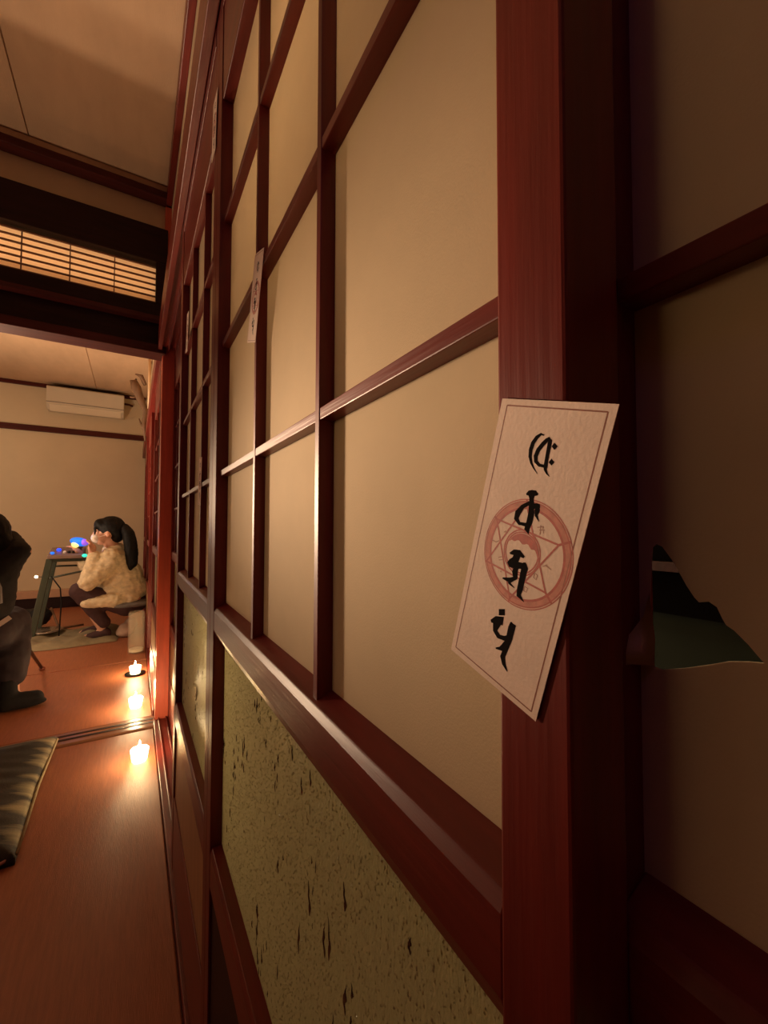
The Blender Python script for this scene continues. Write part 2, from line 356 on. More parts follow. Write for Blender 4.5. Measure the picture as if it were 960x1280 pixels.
# torn flap and the lighter patch on the rear door
bm = bmesh.new()
FL = [[0.0765, 0.9080, .1495], [0.0765, 0.9018, .149], [0.0778, 0.8992, .1465], [0.0796, 0.895, .144], [0.0812, 0.8911, .1405], [0.0815, 0.8860, .1385], [0.0812, 0.8841, .139], [0.0789, 0.8846, .143], [0.0751, 0.8841, .149], [0.0748, 0.8929, .1492]]
vs = [bm.verts.new((x-.1325, y+.54, z)) for y, z, x in FL]; c = bm.verts.new((.1445-.1325, .0782+.54, .8915))
for i in range(len(vs)): bm.faces.new((vs[i], vs[(i+1) % len(vs)], c))
bmesh.ops.solidify(bm, geom=bm.faces[:], thickness=.0002)
obj('paper_flap', bm, cardpaper, dB, True, label='pale curled flap of torn paper')
# what lies behind the tear: corridor with a dark-framed grey glass door
structbox('wall_corridor', (.95, 1.0, -1.8, 2.3, 0, 2.6), plaster)
structbox('floor_corridor', (.19, 1.0, -1.8, 2.3, -.05, 0), darkwood)
structbox('ceiling_corridor', (.2, 1.0, -1.8, 2.33, 2.58, 2.62), plaster)
structbox('wall_corridor_end', (.2, 1.0, 2.3, 2.36, 0, 2.6), plaster)
matte = mat('dark_corridor_black', (.0025, .0018, .0018), .95, .2, spec=.0)  # corridor darkness put into a near-black colour, against the added lights
wn = empty('door_%d' % (doorn[0]+1), (.50, -.4, 0), kind='structure')
B('glass_pane', (.006, .012, 0, 1.2, .1, .836), greyglass, wn); B('middle_rail', (0, .025, 0, 1.2, .836, .882), matte, wn)
B('rail_moulding', (-.004, .0, 0, 1.2, .882, .892), darkwood, wn); B('upper_panel', (.004, .02, 0, 1.2, .892, 1.8), matte, wn); B('bottom_rail', (0, .025, 0, 1.2, 0, .1), darkwood, wn)

# ---------------------------------------------------------------- paper talismans
CD = json.loads('''{"glyphs":[[[[[0.02008,-0.00989],[0.01875,-0.00955],[0.01719,-0.01057],[0.01605,-0.01256],[0.01574,-0.01487],[0.01622,-0.01708],[0.01733,-0.01879],[0.01878,-0.02017],[0.02077,-0.02161]],[[0.02002,-0.01016],[0.01906,-0.01005],[0.01811,-0.01105],[0.01718,-0.01284],[0.01692,-0.0149],[0.01718,-0.0169],[0.01795,-0.01851],[0.01911,-0.01994],[0.02086,-0.02154]]],[[[0.02207,-0.0103],[0.02101,-0.01097],[0.01998,-0.01214],[0.01857,-0.01432],[0.01812,-0.0165],[0.0188,-0.01828],[0.0207,-0.0193],[0.02281,-0.01926]],[[0.02252,-0.01063],[0.02191,-0.01152],[0.02104,-0.01265],[0.01973,-0.01468],[0.01936,-0.01651],[0.01973,-0.01778],[0.02099,-0.01851],[0.0228,-0.01858]]],[[[0.02174,-0.01052],[0.02214,-0.01139],[0.02211,-0.01228],[0.02223,-0.01434],[0.02241,-0.01675],[0.02249,-0.01884],[0.02289,-0.01996],[0.02404,-0.02102],[0.02529,-0.02157]],[[0.022,-0.01037],[0.02316,-0.01116],[0.02327,-0.01232],[0.02331,-0.01436],[0.02341,-0.01674],[0.02365,-0.01877],[0.02365,-0.01968],[0.02439,-0.02073],[0.02536,-0.02149]]],[[[0.02428,-0.01176],[0.02376,-0.01284],[0.02483,-0.01372]],[[0.02436,-0.01175],[0.02542,-0.01263],[0.02491,-0.01371]]],[[[0.02453,-0.01639],[0.02404,-0.01747],[0.02506,-0.01826]],[[0.02461,-0.01638],[0.02562,-0.01721],[0.02514,-0.01825]]]],[[[[0.01862,-0.0286],[0.01987,-0.02848],[0.02066,-0.02831],[0.02166,-0.02806],[0.02269,-0.02773]],[[0.01834,-0.02827],[0.01911,-0.02726],[0.02024,-0.02682],[0.02171,-0.02668],[0.02281,-0.02734]]],[[[0.01934,-0.02809],[0.02014,-0.0294],[0.02043,-0.03058],[0.02102,-0.03374],[0.02107,-0.0366],[0.02087,-0.03898],[0.02261,-0.04001]],[[0.02151,-0.02764],[0.02141,-0.0291],[0.02189,-0.03024],[0.0228,-0.03343],[0.02287,-0.03648],[0.02245,-0.03857],[0.02277,-0.0399]]],[[[0.02063,-0.02996],[0.01759,-0.03215],[0.01592,-0.03463],[0.01605,-0.03702],[0.01811,-0.03825],[0.0208,-0.038],[0.02229,-0.03706]],[[0.02129,-0.03054],[0.01865,-0.03276],[0.01777,-0.03486],[0.01745,-0.03647],[0.01848,-0.03742],[0.02055,-0.03713],[0.02177,-0.03641]]],[[[0.02161,-0.03218],[0.02346,-0.03158],[0.02459,-0.031]],[[0.0211,-0.03106],[0.02297,-0.0303],[0.02437,-0.03023]]],[[[0.02347,-0.0302],[0.02306,-0.0323],[0.02344,-0.03385],[0.02525,-0.03527]],[[0.02405,-0.03016],[0.02461,-0.03216],[0.02425,-0.03352],[0.02536,-0.03519]]]],[[[[0.01743,-0.04837],[0.01904,-0.04797],[0.02038,-0.04758],[0.02292,-0.04772]],[[0.01718,-0.04802],[0.01851,-0.04664],[0.0208,-0.04599],[0.02323,-0.04713]]],[[[0.01943,-0.04729],[0.01893,-0.04914],[0.01787,-0.05006],[0.01719,-0.05098]],[[0.02146,-0.04727],[0.02099,-0.0498],[0.01873,-0.05123],[0.01738,-0.05136]]],[[[0.01702,-0.05127],[0.01832,-0.0523],[0.02126,-0.05175],[0.02326,-0.051],[0.02502,-0.05013]],[[0.01743,-0.05066],[0.01871,-0.05048],[0.02112,-0.04986],[0.0232,-0.04946],[0.02504,-0.04979]]],[[[0.02016,-0.05103],[0.01998,-0.05346],[0.0208,-0.05491],[0.0195,-0.0558],[0.01661,-0.05683]],[[0.02171,-0.05077],[0.02174,-0.05291],[0.02227,-0.05499],[0.0199,-0.0572],[0.01658,-0.0572]]],[[[0.01911,-0.05756],[0.02031,-0.05792],[0.02199,-0.05815]],[[0.01956,-0.05695],[0.02059,-0.05747],[0.02209,-0.05797]]],[[[0.02331,-0.04901],[0.02313,-0.0508],[0.02327,-0.05428],[0.02335,-0.05785],[0.02372,-0.06008],[0.02674,-0.06079]],[[0.02399,-0.04875],[0.02511,-0.05028],[0.02506,-0.05387],[0.02515,-0.05739],[0.02485,-0.05921],[0.02683,-0.06066]]]],[[[[0.01812,-0.06737],[0.0187,-0.06936]],[[0.02006,-0.06641],[0.02063,-0.06838]]],[[[0.01597,-0.07329],[0.01796,-0.07257],[0.02086,-0.07155]],[[0.01554,-0.07268],[0.01737,-0.07056],[0.02065,-0.06921]]],[[[0.01699,-0.0723],[0.01772,-0.0755],[0.02,-0.0768],[0.02293,-0.07612],[0.02485,-0.07408]],[[0.02008,-0.07139],[0.01909,-0.07466],[0.02064,-0.07547],[0.02257,-0.07488],[0.02422,-0.07347]]],[[[0.0236,-0.06923],[0.02346,-0.07088],[0.02357,-0.07511],[0.02351,-0.07771],[0.02292,-0.08188],[0.02431,-0.08394],[0.02669,-0.08514]],[[0.02401,-0.06894],[0.02564,-0.06994],[0.02556,-0.07445],[0.02517,-0.07727],[0.0245,-0.08116],[0.02528,-0.08302],[0.02687,-0.08495]]],[[[0.02341,-0.0759],[0.02182,-0.07915],[0.02023,-0.08032]],[[0.02494,-0.07616],[0.02287,-0.07984],[0.02028,-0.08072]]],[[[0.02336,-0.0706],[0.02596,-0.06964]],[[0.02352,-0.06937],[0.02601,-0.06924]]]]],"small":[[[[[0.02527,-0.03716],[0.0275,-0.03628]],[[0.02517,-0.03694],[0.02741,-0.03606]]],[[[0.02617,-0.03772],[0.02798,-0.03714]],[[0.0261,-0.03749],[0.02792,-0.03695]]],[[[0.02609,-0.03616],[0.02663,-0.03891]],[[0.02633,-0.0361],[0.02686,-0.03885]]],[[[0.02684,-0.03616],[0.02782,-0.03813]],[[0.02706,-0.03607],[0.02799,-0.03805]]]],[[[[0.03031,-0.04775],[0.03121,-0.04714],[0.0333,-0.04758]],[[0.0302,-0.04764],[0.03128,-0.04664],[0.03336,-0.04746]]]],[[[[0.02796,-0.05071],[0.02794,-0.05208],[0.0292,-0.0525],[0.0294,-0.05078],[0.02822,-0.05049]],[[0.02824,-0.05066],[0.0282,-0.05192],[0.02902,-0.05235],[0.02914,-0.05093],[0.02813,-0.05066]]]],[[[[0.02533,-0.05624],[0.02561,-0.05752],[0.02691,-0.05752],[0.02707,-0.05598],[0.02573,-0.05591]],[[0.02562,-0.05613],[0.02584,-0.05731],[0.02671,-0.05739],[0.02682,-0.05616],[0.02567,-0.05609]]]],[[[[0.00883,-0.04659],[0.01054,-0.04681],[0.01189,-0.04581]],[[0.00893,-0.04635],[0.01049,-0.04645],[0.01173,-0.04565]]]],[[[[0.01303,-0.04247],[0.01433,-0.04184]],[[0.01289,-0.04225],[0.0142,-0.04161]]],[[[0.01334,-0.04171],[0.01377,-0.04258]],[[0.01361,-0.0416],[0.01404,-0.04246]]]],[[[[0.01312,-0.05123],[0.01445,-0.05052]],[[0.013,-0.05104],[0.01431,-0.0503]]],[[[0.01346,-0.05204],[0.01497,-0.05138]],[[0.01338,-0.05184],[0.01489,-0.05117]]]],[[[[0.01495,-0.05517],[0.01537,-0.05556]],[[0.01527,-0.05491],[0.01569,-0.05531]]]]],"hexa":[[0.00901,-0.03926],[0.03349,-0.03992],[0.03309,-0.05453],[0.02121,-0.06175],[0.00851,-0.05413],[0.01952,-0.03167]]}''')
def strip_poly(bm, st, x, bold=1):
    g = .12*bold
    L1 = [bm.verts.new((p[0]+(p[0]-q[0])*g, p[1]+(p[1]-q[1])*g, x)) for p, q in zip(*st)]; R1 = [bm.verts.new((q[0]+(q[0]-p[0])*g, q[1]+(q[1]-p[1])*g, x)) for p, q in zip(*st)]
    for i in range(len(L1)-1):
        try: bm.faces.new((L1[i], L1[i+1], R1[i+1], R1[i]))
        except ValueError: pass
def line(bm, p, q, wd, x):
    p = Vector((*p, 0)); q = Vector((*q, 0)); t = (q-p).normalized(); n = Vector((-t.y, t.x, 0))*wd/2
    bm.faces.new([bm.verts.new((v.x, v.y, x)) for v in (p+n, q+n, q-n, p-n)])
def ringp(bm, c, r, wd, x, n=72):
    a = [bm.verts.new((c[0]+(r-wd/2)*cos(2*pi*k/n), c[1]+(r-wd/2)*sin(2*pi*k/n), x)) for k in range(n)]
    b2 = [bm.verts.new((c[0]+(r+wd/2)*cos(2*pi*k/n), c[1]+(r+wd/2)*sin(2*pi*k/n), x)) for k in range(n)]
    for k in range(n): bm.faces.new((a[k], a[(k+1) % n], b2[(k+1) % n], b2[k]))
def make_card(label):
    o = empty('paper_talisman', (0, 0, 0), label, 'talisman')
    bm = bmesh.new(); W_, H_ = .0406, .0930; nu, nv = 8, 18
    g = [[bm.verts.new((W_*i/nu, -H_*j/nv, 0)) for i in range(nu+1)] for j in range(nv+1)]
    for j in range(nv):
        for i in range(nu): bm.faces.new((g[j][i], g[j+1][i], g[j+1][i+1], g[j][i+1]))
    bd_ = [g[0][i] for i in range(nu+1)]+[g[j][nu] for j in range(1, nv+1)]+[g[nv][i] for i in range(nu-1, -1, -1)]+[g[j][0] for j in range(nv-1, 0, -1)]
    lo_ = [bm.verts.new((v.co.x, v.co.y, -.0003)) for v in bd_]
    for i in range(len(bd_)): bm.faces.new((bd_[i], lo_[i], lo_[(i+1) % len(bd_)], bd_[(i+1) % len(bd_)]))
    bm.faces.new(lo_)
    obj('card', bm, cardpaper, o)
    x = .00003
    bm = bmesh.new(); bd = [(.0028, -.0021), (.0382, -.0021), (.0384, -.0912), (.0022, -.0907)]
    for i in range(4): line(bm, bd[i], bd[(i+1) % 4], .00042, x)
    obj('border_line', bm, lineink, o)
    c = (.02269, -.04647)
    bm = bmesh.new(); ringp(bm, c, .01565, .0020, x)
    ringp(bm, c, .0170, .0003, x+.000005); obj('seal_band', bm, redpale, o)
    bm = bmesh.new(); ringp(bm, c, .01700, .00035, x+.00001); ringp(bm, c, .0163, .0003, x+.00001); ringp(bm, c, .0143, .00075, x+.00001)
    hx = [(c[0]+(p[0]-c[0])*1.02, c[1]+(p[1]-c[1])*1.02) for p in CD['hexa']]
    A_, B_, C_, D_, E_, F_ = hx
    for p, q in ((A_, B_), (B_, D_), (D_, A_), (E_, F_), (F_, C_), (C_, E_)): line(bm, p, q, .0006, x+.000015)
    ci = (.02160, -.04640); ringp(bm, ci, .0064, .0005, x+.000012); ringp(bm, ci, .0071, .0005, x+.000008)
    for p in hx:
        v = Vector((p[0]-c[0], p[1]-c[1], 0)).normalized(); line(bm, p, (c[0]+v.x*.0168, c[1]+v.y*.0168), .0007, x+.00002)
    obj('seal_circle', bm, redink, o)
    bm = bmesh.new(); n = 20                                                # rosy crescent filling the top of the inner ring
    up = [bm.verts.new((ci[0]+.0060*cos(.2+2.6*k/n), ci[1]+.0060*sin(.2+2.6*k/n), x+.000018)) for k in range(n+1)]
    dn = [bm.verts.new((ci[0]+.0060*cos(.2+2.6*k/n), ci[1]+.0060*sin(.2+2.6*k/n)-.0030*sin(pi*k/n)*(1+.15*sin(k*1.3)), x+.000018)) for k in range(n+1)]
    for k in range(n): bm.faces.new((up[k], up[k+1], dn[k+1], dn[k]))
    obj('seal_blossom', bm, redink, o)
    bm = bmesh.new()
    for gset in CD['small']:
        for st in gset: strip_poly(bm, st, x+.00002)
    obj('small_symbols', bm, grayink, o)
    for gset in CD['glyphs']:
        bm = bmesh.new()
        for i, st in enumerate(gset): strip_poly(bm, st, x+.00003+i*.000003)
        obj('brush_character', bm, ink, o)
    return o
def place_card(o, corner, tilt, twist=0):
    t = R_(tilt); ud = Vector((0, -cos(t), -sin(t))); vd = Vector((0, -sin(t), cos(t)))
    nrm = Vector((-1, 0, 0)); M = Matrix(((ud.x, vd.x, nrm.x, corner[0]), (ud.y, vd.y, nrm.y, corner[1]), (ud.z, vd.z, nrm.z, corner[2]), (0, 0, 0, 1)))
    o.matrix_world = M @ Matrix.Rotation(R_(twist), 4, 'Y')
c1 = make_card('largest and nearest paper talisman, tilted, pasted across the door edge')
tmpl = copy_tree(c1)
place_card(c1, (.1045, .09871, .97258), 16.68)
cards = [(tmpl, (.1105, .4665, 1.2315), 20, 'small-looking talisman stuck on the thin upright at mid height of the near door'),
         (None, (.1045, 1.125, 1.452), 12, 'high talisman on the far door beside its leftmost upright'),
         (None, (.1105, .905, 1.066), 6, 'low talisman over the second cross bar of the far door'),
         (None, (.1035, .742, 1.645), 8, 'topmost talisman up under the lintel where the two doors meet')]
for o, cpos, ti, lb in cards:
    if o is None: o = copy_tree(tmpl)
    o['label'] = lb; place_card(o, cpos, ti)

# ---------------------------------------------------------------- candles on the floor
def make_candle(x, y, label, power):
    o = empty('candle', (x, y, 0), label, 'candle', 'tealights along the wall')
    bm = bmesh.new(); lathe(bm, [(.020, .001), (.026, .004), (.030, .030), (.033, .050), (.030, .0505), (.027, .031), (.023, .012), (.001, .011)], 8); obj('glass_cup', bm, cupm, o)
    bm = bmesh.new(); lathe(bm, [(.019, .012), (.019, .026), (.003, .026)], 14); obj('wax', bm, wax, o)
    bm = bmesh.new(); lathe(bm, [(.001, .026), (.006, .034), (.008, .046), (.005, .064), (.0008, .082)], 12); obj('flame', bm, flamem, o, True)
    light('candle_light', (x, y, .105), power*1.25, FLAME, .012)
    return o
make_candle(.040, 1.95, 'lit tealight nearest the camera on the brown mats before the threshold', .42)
make_candle(.030, 2.53, 'middle lit tealight just beyond the wooden threshold', .85)
c3 = make_candle(.030, 3.10, 'farthest lit tealight standing on a dark saucer', .85)
bm = bmesh.new(); lathe(bm, [(.03, .0005), (.055, .003), (.058, .007), (.02, .004)], 24); obj('saucer', bm, black_plastic, c3, True)
# tall frosted tube behind the candles
o = empty('frosted_tube', (.037, 3.62, 0), 'tall translucent frosted tube standing on the mats behind the squatting person', 'lantern')
bm = bmesh.new(); n = 28
lathe(bm, [(.052, 0), (.054, .01), (.054, .285), (.049, .30), (.046, .30), (.050, .283), (.050, .01), (.001, .008)], n); obj('tube', bm, clearm, o, True)
bm = bmesh.new(); lathe(bm, [(.046, .012), (.046, .03), (.001, .03)], 20); obj('base_disc', bm, wax, o)

# ---------------------------------------------------------------- floor cushion
o = empty('floor_cushion', (-.66, 1.92, 0), 'dark patterned floor cushion with pale striped edges, near threshold', 'cushion')
def cush(half, m, name):
    bm = bmesh.new(); N = 80; g = []
    for j in range(N+1):
        row = []
        for i in range(N+1):
            u = 2*i/N-1; v = 2*j/N-1
            e = max(abs(u), abs(v)); th_ = .012+.05*(1-e**3.2)**.6
            pin = 1-.035*(1-abs(u*v))*e
            px = u*.40*pin; py = v*.385*pin
            z = .006+th_*half+(.002*sin(26*v+3*u)*(1-e) if half > 0 else 0)
            if half > 0: z += .004*sin(34*v+2*u)*max(0, e-.5)*(1-e)*4
            row.append(bm.verts.new((px, py, max(0.001, z if half > 0 else .001))))
        g.append(row)
    for j in range(N):
        for i in range(N): bm.faces.new((g[j][i], g[j][i+1], g[j+1][i+1], g[j+1][i]))
    return bm, g, N
bm, g, N = cush(1, None, '')
rim = [g[0][i] for i in range(N+1)]+[g[j][N] for j in range(1, N+1)]+[g[N][i] for i in range(N-1, -1, -1)]+[g[j][0] for j in range(N-1, 0, -1)]
lo = [bm.verts.new((v.co.x, v.co.y, .001)) for v in rim]
for i in range(len(rim)): bm.faces.new((rim[i], rim[(i+1) % len(rim)], lo[(i+1) % len(rim)], lo[i]))
bm.faces.new(lo)
cu = obj('cover', bm, cushdark, o, True)
# woven pattern: dark middle, pale fringe bands running in from the edge in streaks
nt = cushdark.node_tree; NN = nt.nodes; LL = nt.links; pb = NN['Principled BSDF']
old = pb.inputs['Base Color'].links[0].from_socket
tc = NN.new('ShaderNodeTexCoord'); sx = NN.new('ShaderNodeSeparateXYZ'); LL.new(tc.outputs['Object'], sx.inputs[0])
mp = NN.new('ShaderNodeMapping'); mp.inputs['Scale'].default_value = (3, 17, 3); LL.new(tc.outputs['Object'], mp.inputs[0])
nz = NN.new('ShaderNodeTexNoise'); nz.inputs['Scale'].default_value = 1; nz.inputs['Detail'].default_value = 5; LL.new(mp.outputs[0], nz.inputs[0])
m1 = NN.new('ShaderNodeMath'); m1.operation = 'MULTIPLY_ADD'; m1.inputs[1].default_value = .42; m1.inputs[2].default_value = -.565; LL.new(nz.outputs[0], m1.inputs[0])
m2 = NN.new('ShaderNodeMath'); m2.operation = 'ADD'; LL.new(m1.outputs[0], m2.inputs[0]); LL.new(sx.outputs[0], m2.inputs[1])
m3 = NN.new('ShaderNodeMath'); m3.operation = 'MULTIPLY'; m3.inputs[1].default_value = 13; m3.use_clamp = True; LL.new(m2.outputs[0], m3.inputs[0])
mxr = NN.new('ShaderNodeMix'); mxr.data_type = 'RGBA'; LL.new(m3.outputs[0], mxr.inputs['Factor']); LL.new(old, mxr.inputs['A']); mxr.inputs['B'].default_value = (.36, .32, .19, 1)
LL.new(mxr.outputs['Result'], pb.inputs['Base Color'])
bm = bmesh.new(); tube(bm, [(.40, -.385+.02, .017), (.392, 0, .017), (.40, .37, .017), (.385, .385, .017), (0, .376, .017), (-.385, .385, .017)], .0045, 8)
obj('piping', bm, cushpale, o, True)
bm = bmesh.new(); tube(bm, [(.392, -.37, .017), (.37, -.388, .017), (0, -.378, .017), (-.385, -.385, .017)], .0045, 8)
obj('piping', bm, mat('pink_piping', (.5, .28, .26), .8), o, True)

# ---------------------------------------------------------------- air conditioner on the far wall
o = empty('air_conditioner', (-.49, 6.1, 2.24), 'white wall-mounted air conditioner high on the far wall', 'air conditioner')
bm = bmesh.new(); prism(bm, [(0, 0), (-.12, 0.0), (-.185, .05), (-.19, .25), (-.17, .265), (0, .265)], 'x', -.37, .37); obj('casing', bm, white_plastic, o, bevel=.008)
bm = bmesh.new(); prism(bm, [(-.112, -.004), (-.183, .043), (-.188, .050), (-.118, -.010)], 'x', -.34, .34); obj('louvre', bm, wax, o)
B('seam', (-.37, .37, -.1925, -.188, .078, .082), greyc, o)
B('intake_grille', (-.35, .35, -.17, -.02, .264, .269), black_plastic, o)
bm = bmesh.new(); tube(bm, [(.37, -.05, .19), (.42, -.04, .19), (.46, -.03, .18)], .012, 8); obj('pipe', bm, wood_x, o, True)

# ---------------------------------------------------------------- driftwood ornament on the far right wall
o = empty('driftwood_ornament', (.085, 4.6, 1.9), 'curved brown driftwood branch hung high on the far right wall', 'wall ornament')
def T(*p): return tuple((a+.0-.085, b-4.6, c-1.9) for a, b, c in p)
bm = bmesh.new(); tube(bm, T((.085, 4.6, 1.74), (.07, 4.6, 1.90), (.085, 4.6, 2.03), (.04, 4.6, 2.13), (.0, 4.6, 2.24), (-.02, 4.6, 2.30), (.0, 4.6, 2.325)), [.008, .02, .026, .034, .044, .034, .010], 10)
obj('branch', bm, driftm, o, True)
bm = bmesh.new(); tube(bm, T((.01, 4.6, 2.165), (-.02, 4.6, 2.145), (-.05, 4.6, 2.143)), [.014, .010, .006], 8); obj('twig', bm, driftm, o, True)
bm = bmesh.new(); tube(bm, T((.08, 4.6, 1.84), (.045, 4.6, 1.90), (.03, 4.6, 1.95)), [.014, .010, .005], 8); obj('twig', bm, driftm, o, True)
bm = bmesh.new(); tube(bm, T((.075, 4.6, 2.28), (.04, 4.6, 2.36), (-.01, 4.6, 2.37)), [.016, .02, .006], 8); obj('twig', bm, driftm, o, True)
bm = bmesh.new(); tube(bm, [(0, 0, 0), (0, 0, .52)], .012, 10)
q = obj('pale_pole', bm, polem, None, True); q.location = (.105, 4.45, 2.02); tag(q, 'short pale upright pole beside the driftwood at the ceiling', 'pole')

# ---------------------------------------------------------------- table with glowing devices
o = empty('folding_table', (-.45, 4.45, 0), 'small folding table with dark green slanted legs beside the squatting person', 'table')
def TL_(bm, pts, r, n=8): tube(bm, [(x+.45, y-4.45, z) for x, y, z in pts], r, n)
bm = bmesh.new(); box(bm, -.145, .19, -.13, .17, .635, .662); obj('tabletop', bm, greenm, o, bevel=.004)
for yy in (-.12, .15):
    bm = bmesh.new(); box(bm, -.022, .022, -.012, .012, 0, .66)
    for v in bm.verts: v.co = (v.co.x-.125-.11*(1-v.co.z/.66), v.co.y+yy, v.co.z)
    obj('leg', bm, greenm, o, bevel=.003)
    bm = bmesh.new(); box(bm, -.018, .018, -.012, .012, 0, .64)
    for v in bm.verts: v.co = (v.co.x+.16+.08*(1-v.co.z/.66), v.co.y+yy, v.co.z)
    obj('leg', bm, greenm, o, bevel=.003)
bm = bmesh.new(); TL_(bm, [(-.60, 4.33, .50), (-.29, 4.33, .565)], .008); obj('crossbar', bm, greenm, o)
bm = bmesh.new(); TL_(bm, [(-.57, 4.60, .58), (-.28, 4.60, .58)], .008); obj('crossbar', bm, greenm, o)
bm = bmesh.new(); TL_(bm, [(-.56, 4.32, .52), (-.50, 4.32, .42), (-.49, 4.32, .30), (-.50, 4.32, .02)], .005); obj('cable', bm, black_plastic, o, True)
o = empty('control_box', (-.45, 4.40, .662), 'brown device with blue indicator lights on the folding table', 'device')
bm = bmesh.new(); prism(bm, [(-.12, 0), (-.12, .03), (.12, .085), (.12, 0)], 'x', -.135, .10); obj('case', bm, brownbox, o, bevel=.006)
for x, y, z, m_, r in ((-.105, -.10, .047, led_sky, .015), (-.075, .0, .068, led_blue, .017), (.11, -.118, .022, led_cyan, .019)):
    bm = bmesh.new(); ell(bm, (x, y, z), (r, r*.7, r*.75), n=8); obj('indicator_light', bm, m_, o, True)
for i in range(3):
    bm = bmesh.new(); lathe(bm, [(.012, 0), (.011, .02), (.004, .022)], 12, (-.03+i*.03, -.06, .04)); obj('knob', bm, black_plastic if i else wax, o, True)
o = empty('glowing_lamp', (-.385, 4.36, .70), 'small blue and violet glowing dome lamp above the table', 'lamp')
bm = bmesh.new(); lathe(bm, [(.02, 0), (.018, .04), (.03, .055)], 12); obj('stem', bm, greenm, o, True)
bm = bmesh.new(); ell(bm, (0, 0, .095), (.066, .06, .036), Matrix.Rotation(R_(14), 4, 'Y')); obj('dome', bm, led_sky, o, True, label='sky-blue glowing dome')
bm = bmesh.new(); ell(bm, (-.025, -.036, .072), (.028, .028, .022), Matrix.Rotation(R_(30), 4, 'Y'), 10); obj('bulb', bm, led_yel, o, True, label='yellow-white bulb')
bm = bmesh.new(); ell(bm, (.036, -.022, .092), (.030, .045, .028), None, 10); obj('side_lens', bm, led_vio, o, True, label='violet lens')
light('lamp_glow', (-.385, 4.25, .86), .12, (.3, .4, 1), .03)

# ---------------------------------------------------------------- blanket and clutter on the far mats
bm = bmesh.new(); N = 36; g = []
for j in range(N+1):
    row = []
    for i in range(N+1):
        u, v = i/N, j/N; x = -1.0+.90*u; y = 4.02+.62*v
        e = min(u*8, (1-u)*14, v*9, (1-v)*9, 1)
        z = .003+.036*e**.5+.012*e*(sin(15*u+4*v)*sin(11*v+3*u))+.008*e*sin(31*u-9*v)
        row.append(bm.verts.new((x+.015*sin(9*v), y+.02*sin(8*u), z)))
    g.append(row)
for j in range(N):
    for i in range(N): bm.faces.new((g[j][i], g[j][i+1], g[j+1][i+1], g[j+1][i]))
q = obj('blanket', bm, blanket, None, True); tag(q, 'rumpled olive blanket spread on the mats under the table', 'blanket')
bm = bmesh.new()
for p, r in (((-.78, 4.85, .10), (.14, .10, .09)), ((-.70, 4.8, .13), (.09, .08, .08)), ((-.88, 4.85, .06), (.10, .10, .07))): ell(bm, p, r)
q = fuse('bag', bm, black_plastic, None, .012, 3, .03, .05); tag(q, 'slumped black bag on the floor behind the blanket', 'bag')
bm = bmesh.new(); lathe(bm, [(.08, 0), (.13, .008), (.135, .016), (.05, .008)], 24); q = obj('tray', bm, mat('pewter', (.4, .33, .28), .25, .1, metal=.7), None, True); q.location = (-.62, 4.46, .05)
tag(q, 'round metal tray lying by the table leg', 'tray')
for a, b2, lb in (((-.61, 4.75, .20), (-.52, 4.55, .03), 'thin dark stick leaning up from the blanket'), ((-.52, 4.53, .052), (-.36, 4.6, .055), 'dark stick lying flat on the blanket')):
    bm = bmesh.new(); tube(bm, [a, b2], .009, 8); q = obj('stick', bm, driftm, None, True); tag(q, lb, 'stick')
bm = bmesh.new(); lathe(bm, [(.006, 0), (.026, .01), (.034, .035), (.026, .06), (.006, .07)], 14); q = obj('pale_cup', bm, wax, None, True); q.location = (-.74, 5.35, 0); tag(q, 'small pale round cup on the floor under the table', 'cup')
# small cylinder clip on the table leg
bm = bmesh.new(); ell(bm, (0, 0, 0), (.012,)*3, n=8); q = obj('fairy_bulb', bm, em('warm_bulb', (1, .8, .5), 4), None, True); q.location = (-.69, 4.55, .50)
tag(q, 'tiny warm bulb glowing beside the table leg', 'light bulb')
bm = bmesh.new(); tube(bm, [(-.69, 4.55, .50), (-.62, 4.50, .50)], .003, 6)
for v in bm.verts: v.co -= Vector((-.69, 4.55, .50))
obj('wire', bm, black_plastic, q)

# ---------------------------------------------------------------- squatting person
P1 = empty('person', (-.12, 4.25, 0), 'person with long black ponytail, cream quilted coat and white mask squatting in profile', 'person')
def loc(o, P): 
    return o
def V1(x, y, z): return (x+.12, y-4.25, z)
def hand(bm, wrist, fwd, side, curl=1.0, s=1.0):
    w_ = Vector(wrist); f = Vector(fwd).normalized(); sd = Vector(side).normalized(); nn = f.cross(sd)
    cap(bm, w_, w_+f*.055*s, .024*s, .034*s, 10)
    for i, (off, ln) in enumerate(((-.030, .060), (-.010, .070), (.011, .065), (.030, .052))):
        a = w_+f*.075*s+sd*off*s; b_ = a+f*ln*.5*s+nn*.012*curl*s; c_ = b_+(f*.55+nn*.8*curl).normalized()*ln*.5*s
        cap(bm, a, b_, .0095*s, .009*s, 8); cap(bm, b_, c_, .009*s, .0075*s, 8)
    a = w_+f*.03*s-sd*.026*s; b_ = a-sd*.030*s+f*.022*s; c_ = b_+f*.03*s+nn*.01*s
    cap(bm, a, b_, .012*s, .010*s, 8); cap(bm, b_, c_, .010*s, .008*s, 8)
bm = bmesh.new()
HC = Vector(V1(-.175, 4.2, .885))
ell(bm, HC+Vector((.012, 0, .015)), (.092, .076, .100)); ell(bm, HC+Vector((-.045, .004, -.045)), (.058, .058, .066))
cap(bm, HC+Vector((-.055, .004, -.09)), HC+Vector((-.062, .004, -.085)), .026, .022)           # chin
cap(bm, HC+Vector((-.094, .004, -.008)), HC+Vector((-.108, .004, -.040)), .010, .014)          # nose
ell(bm, HC+Vector((-.085, .004, .022)), (.02, .05, .014))                                        # brow
ell(bm, HC+Vector((-.094, .004, -.066)), (.014, .026, .012))                                      # lips
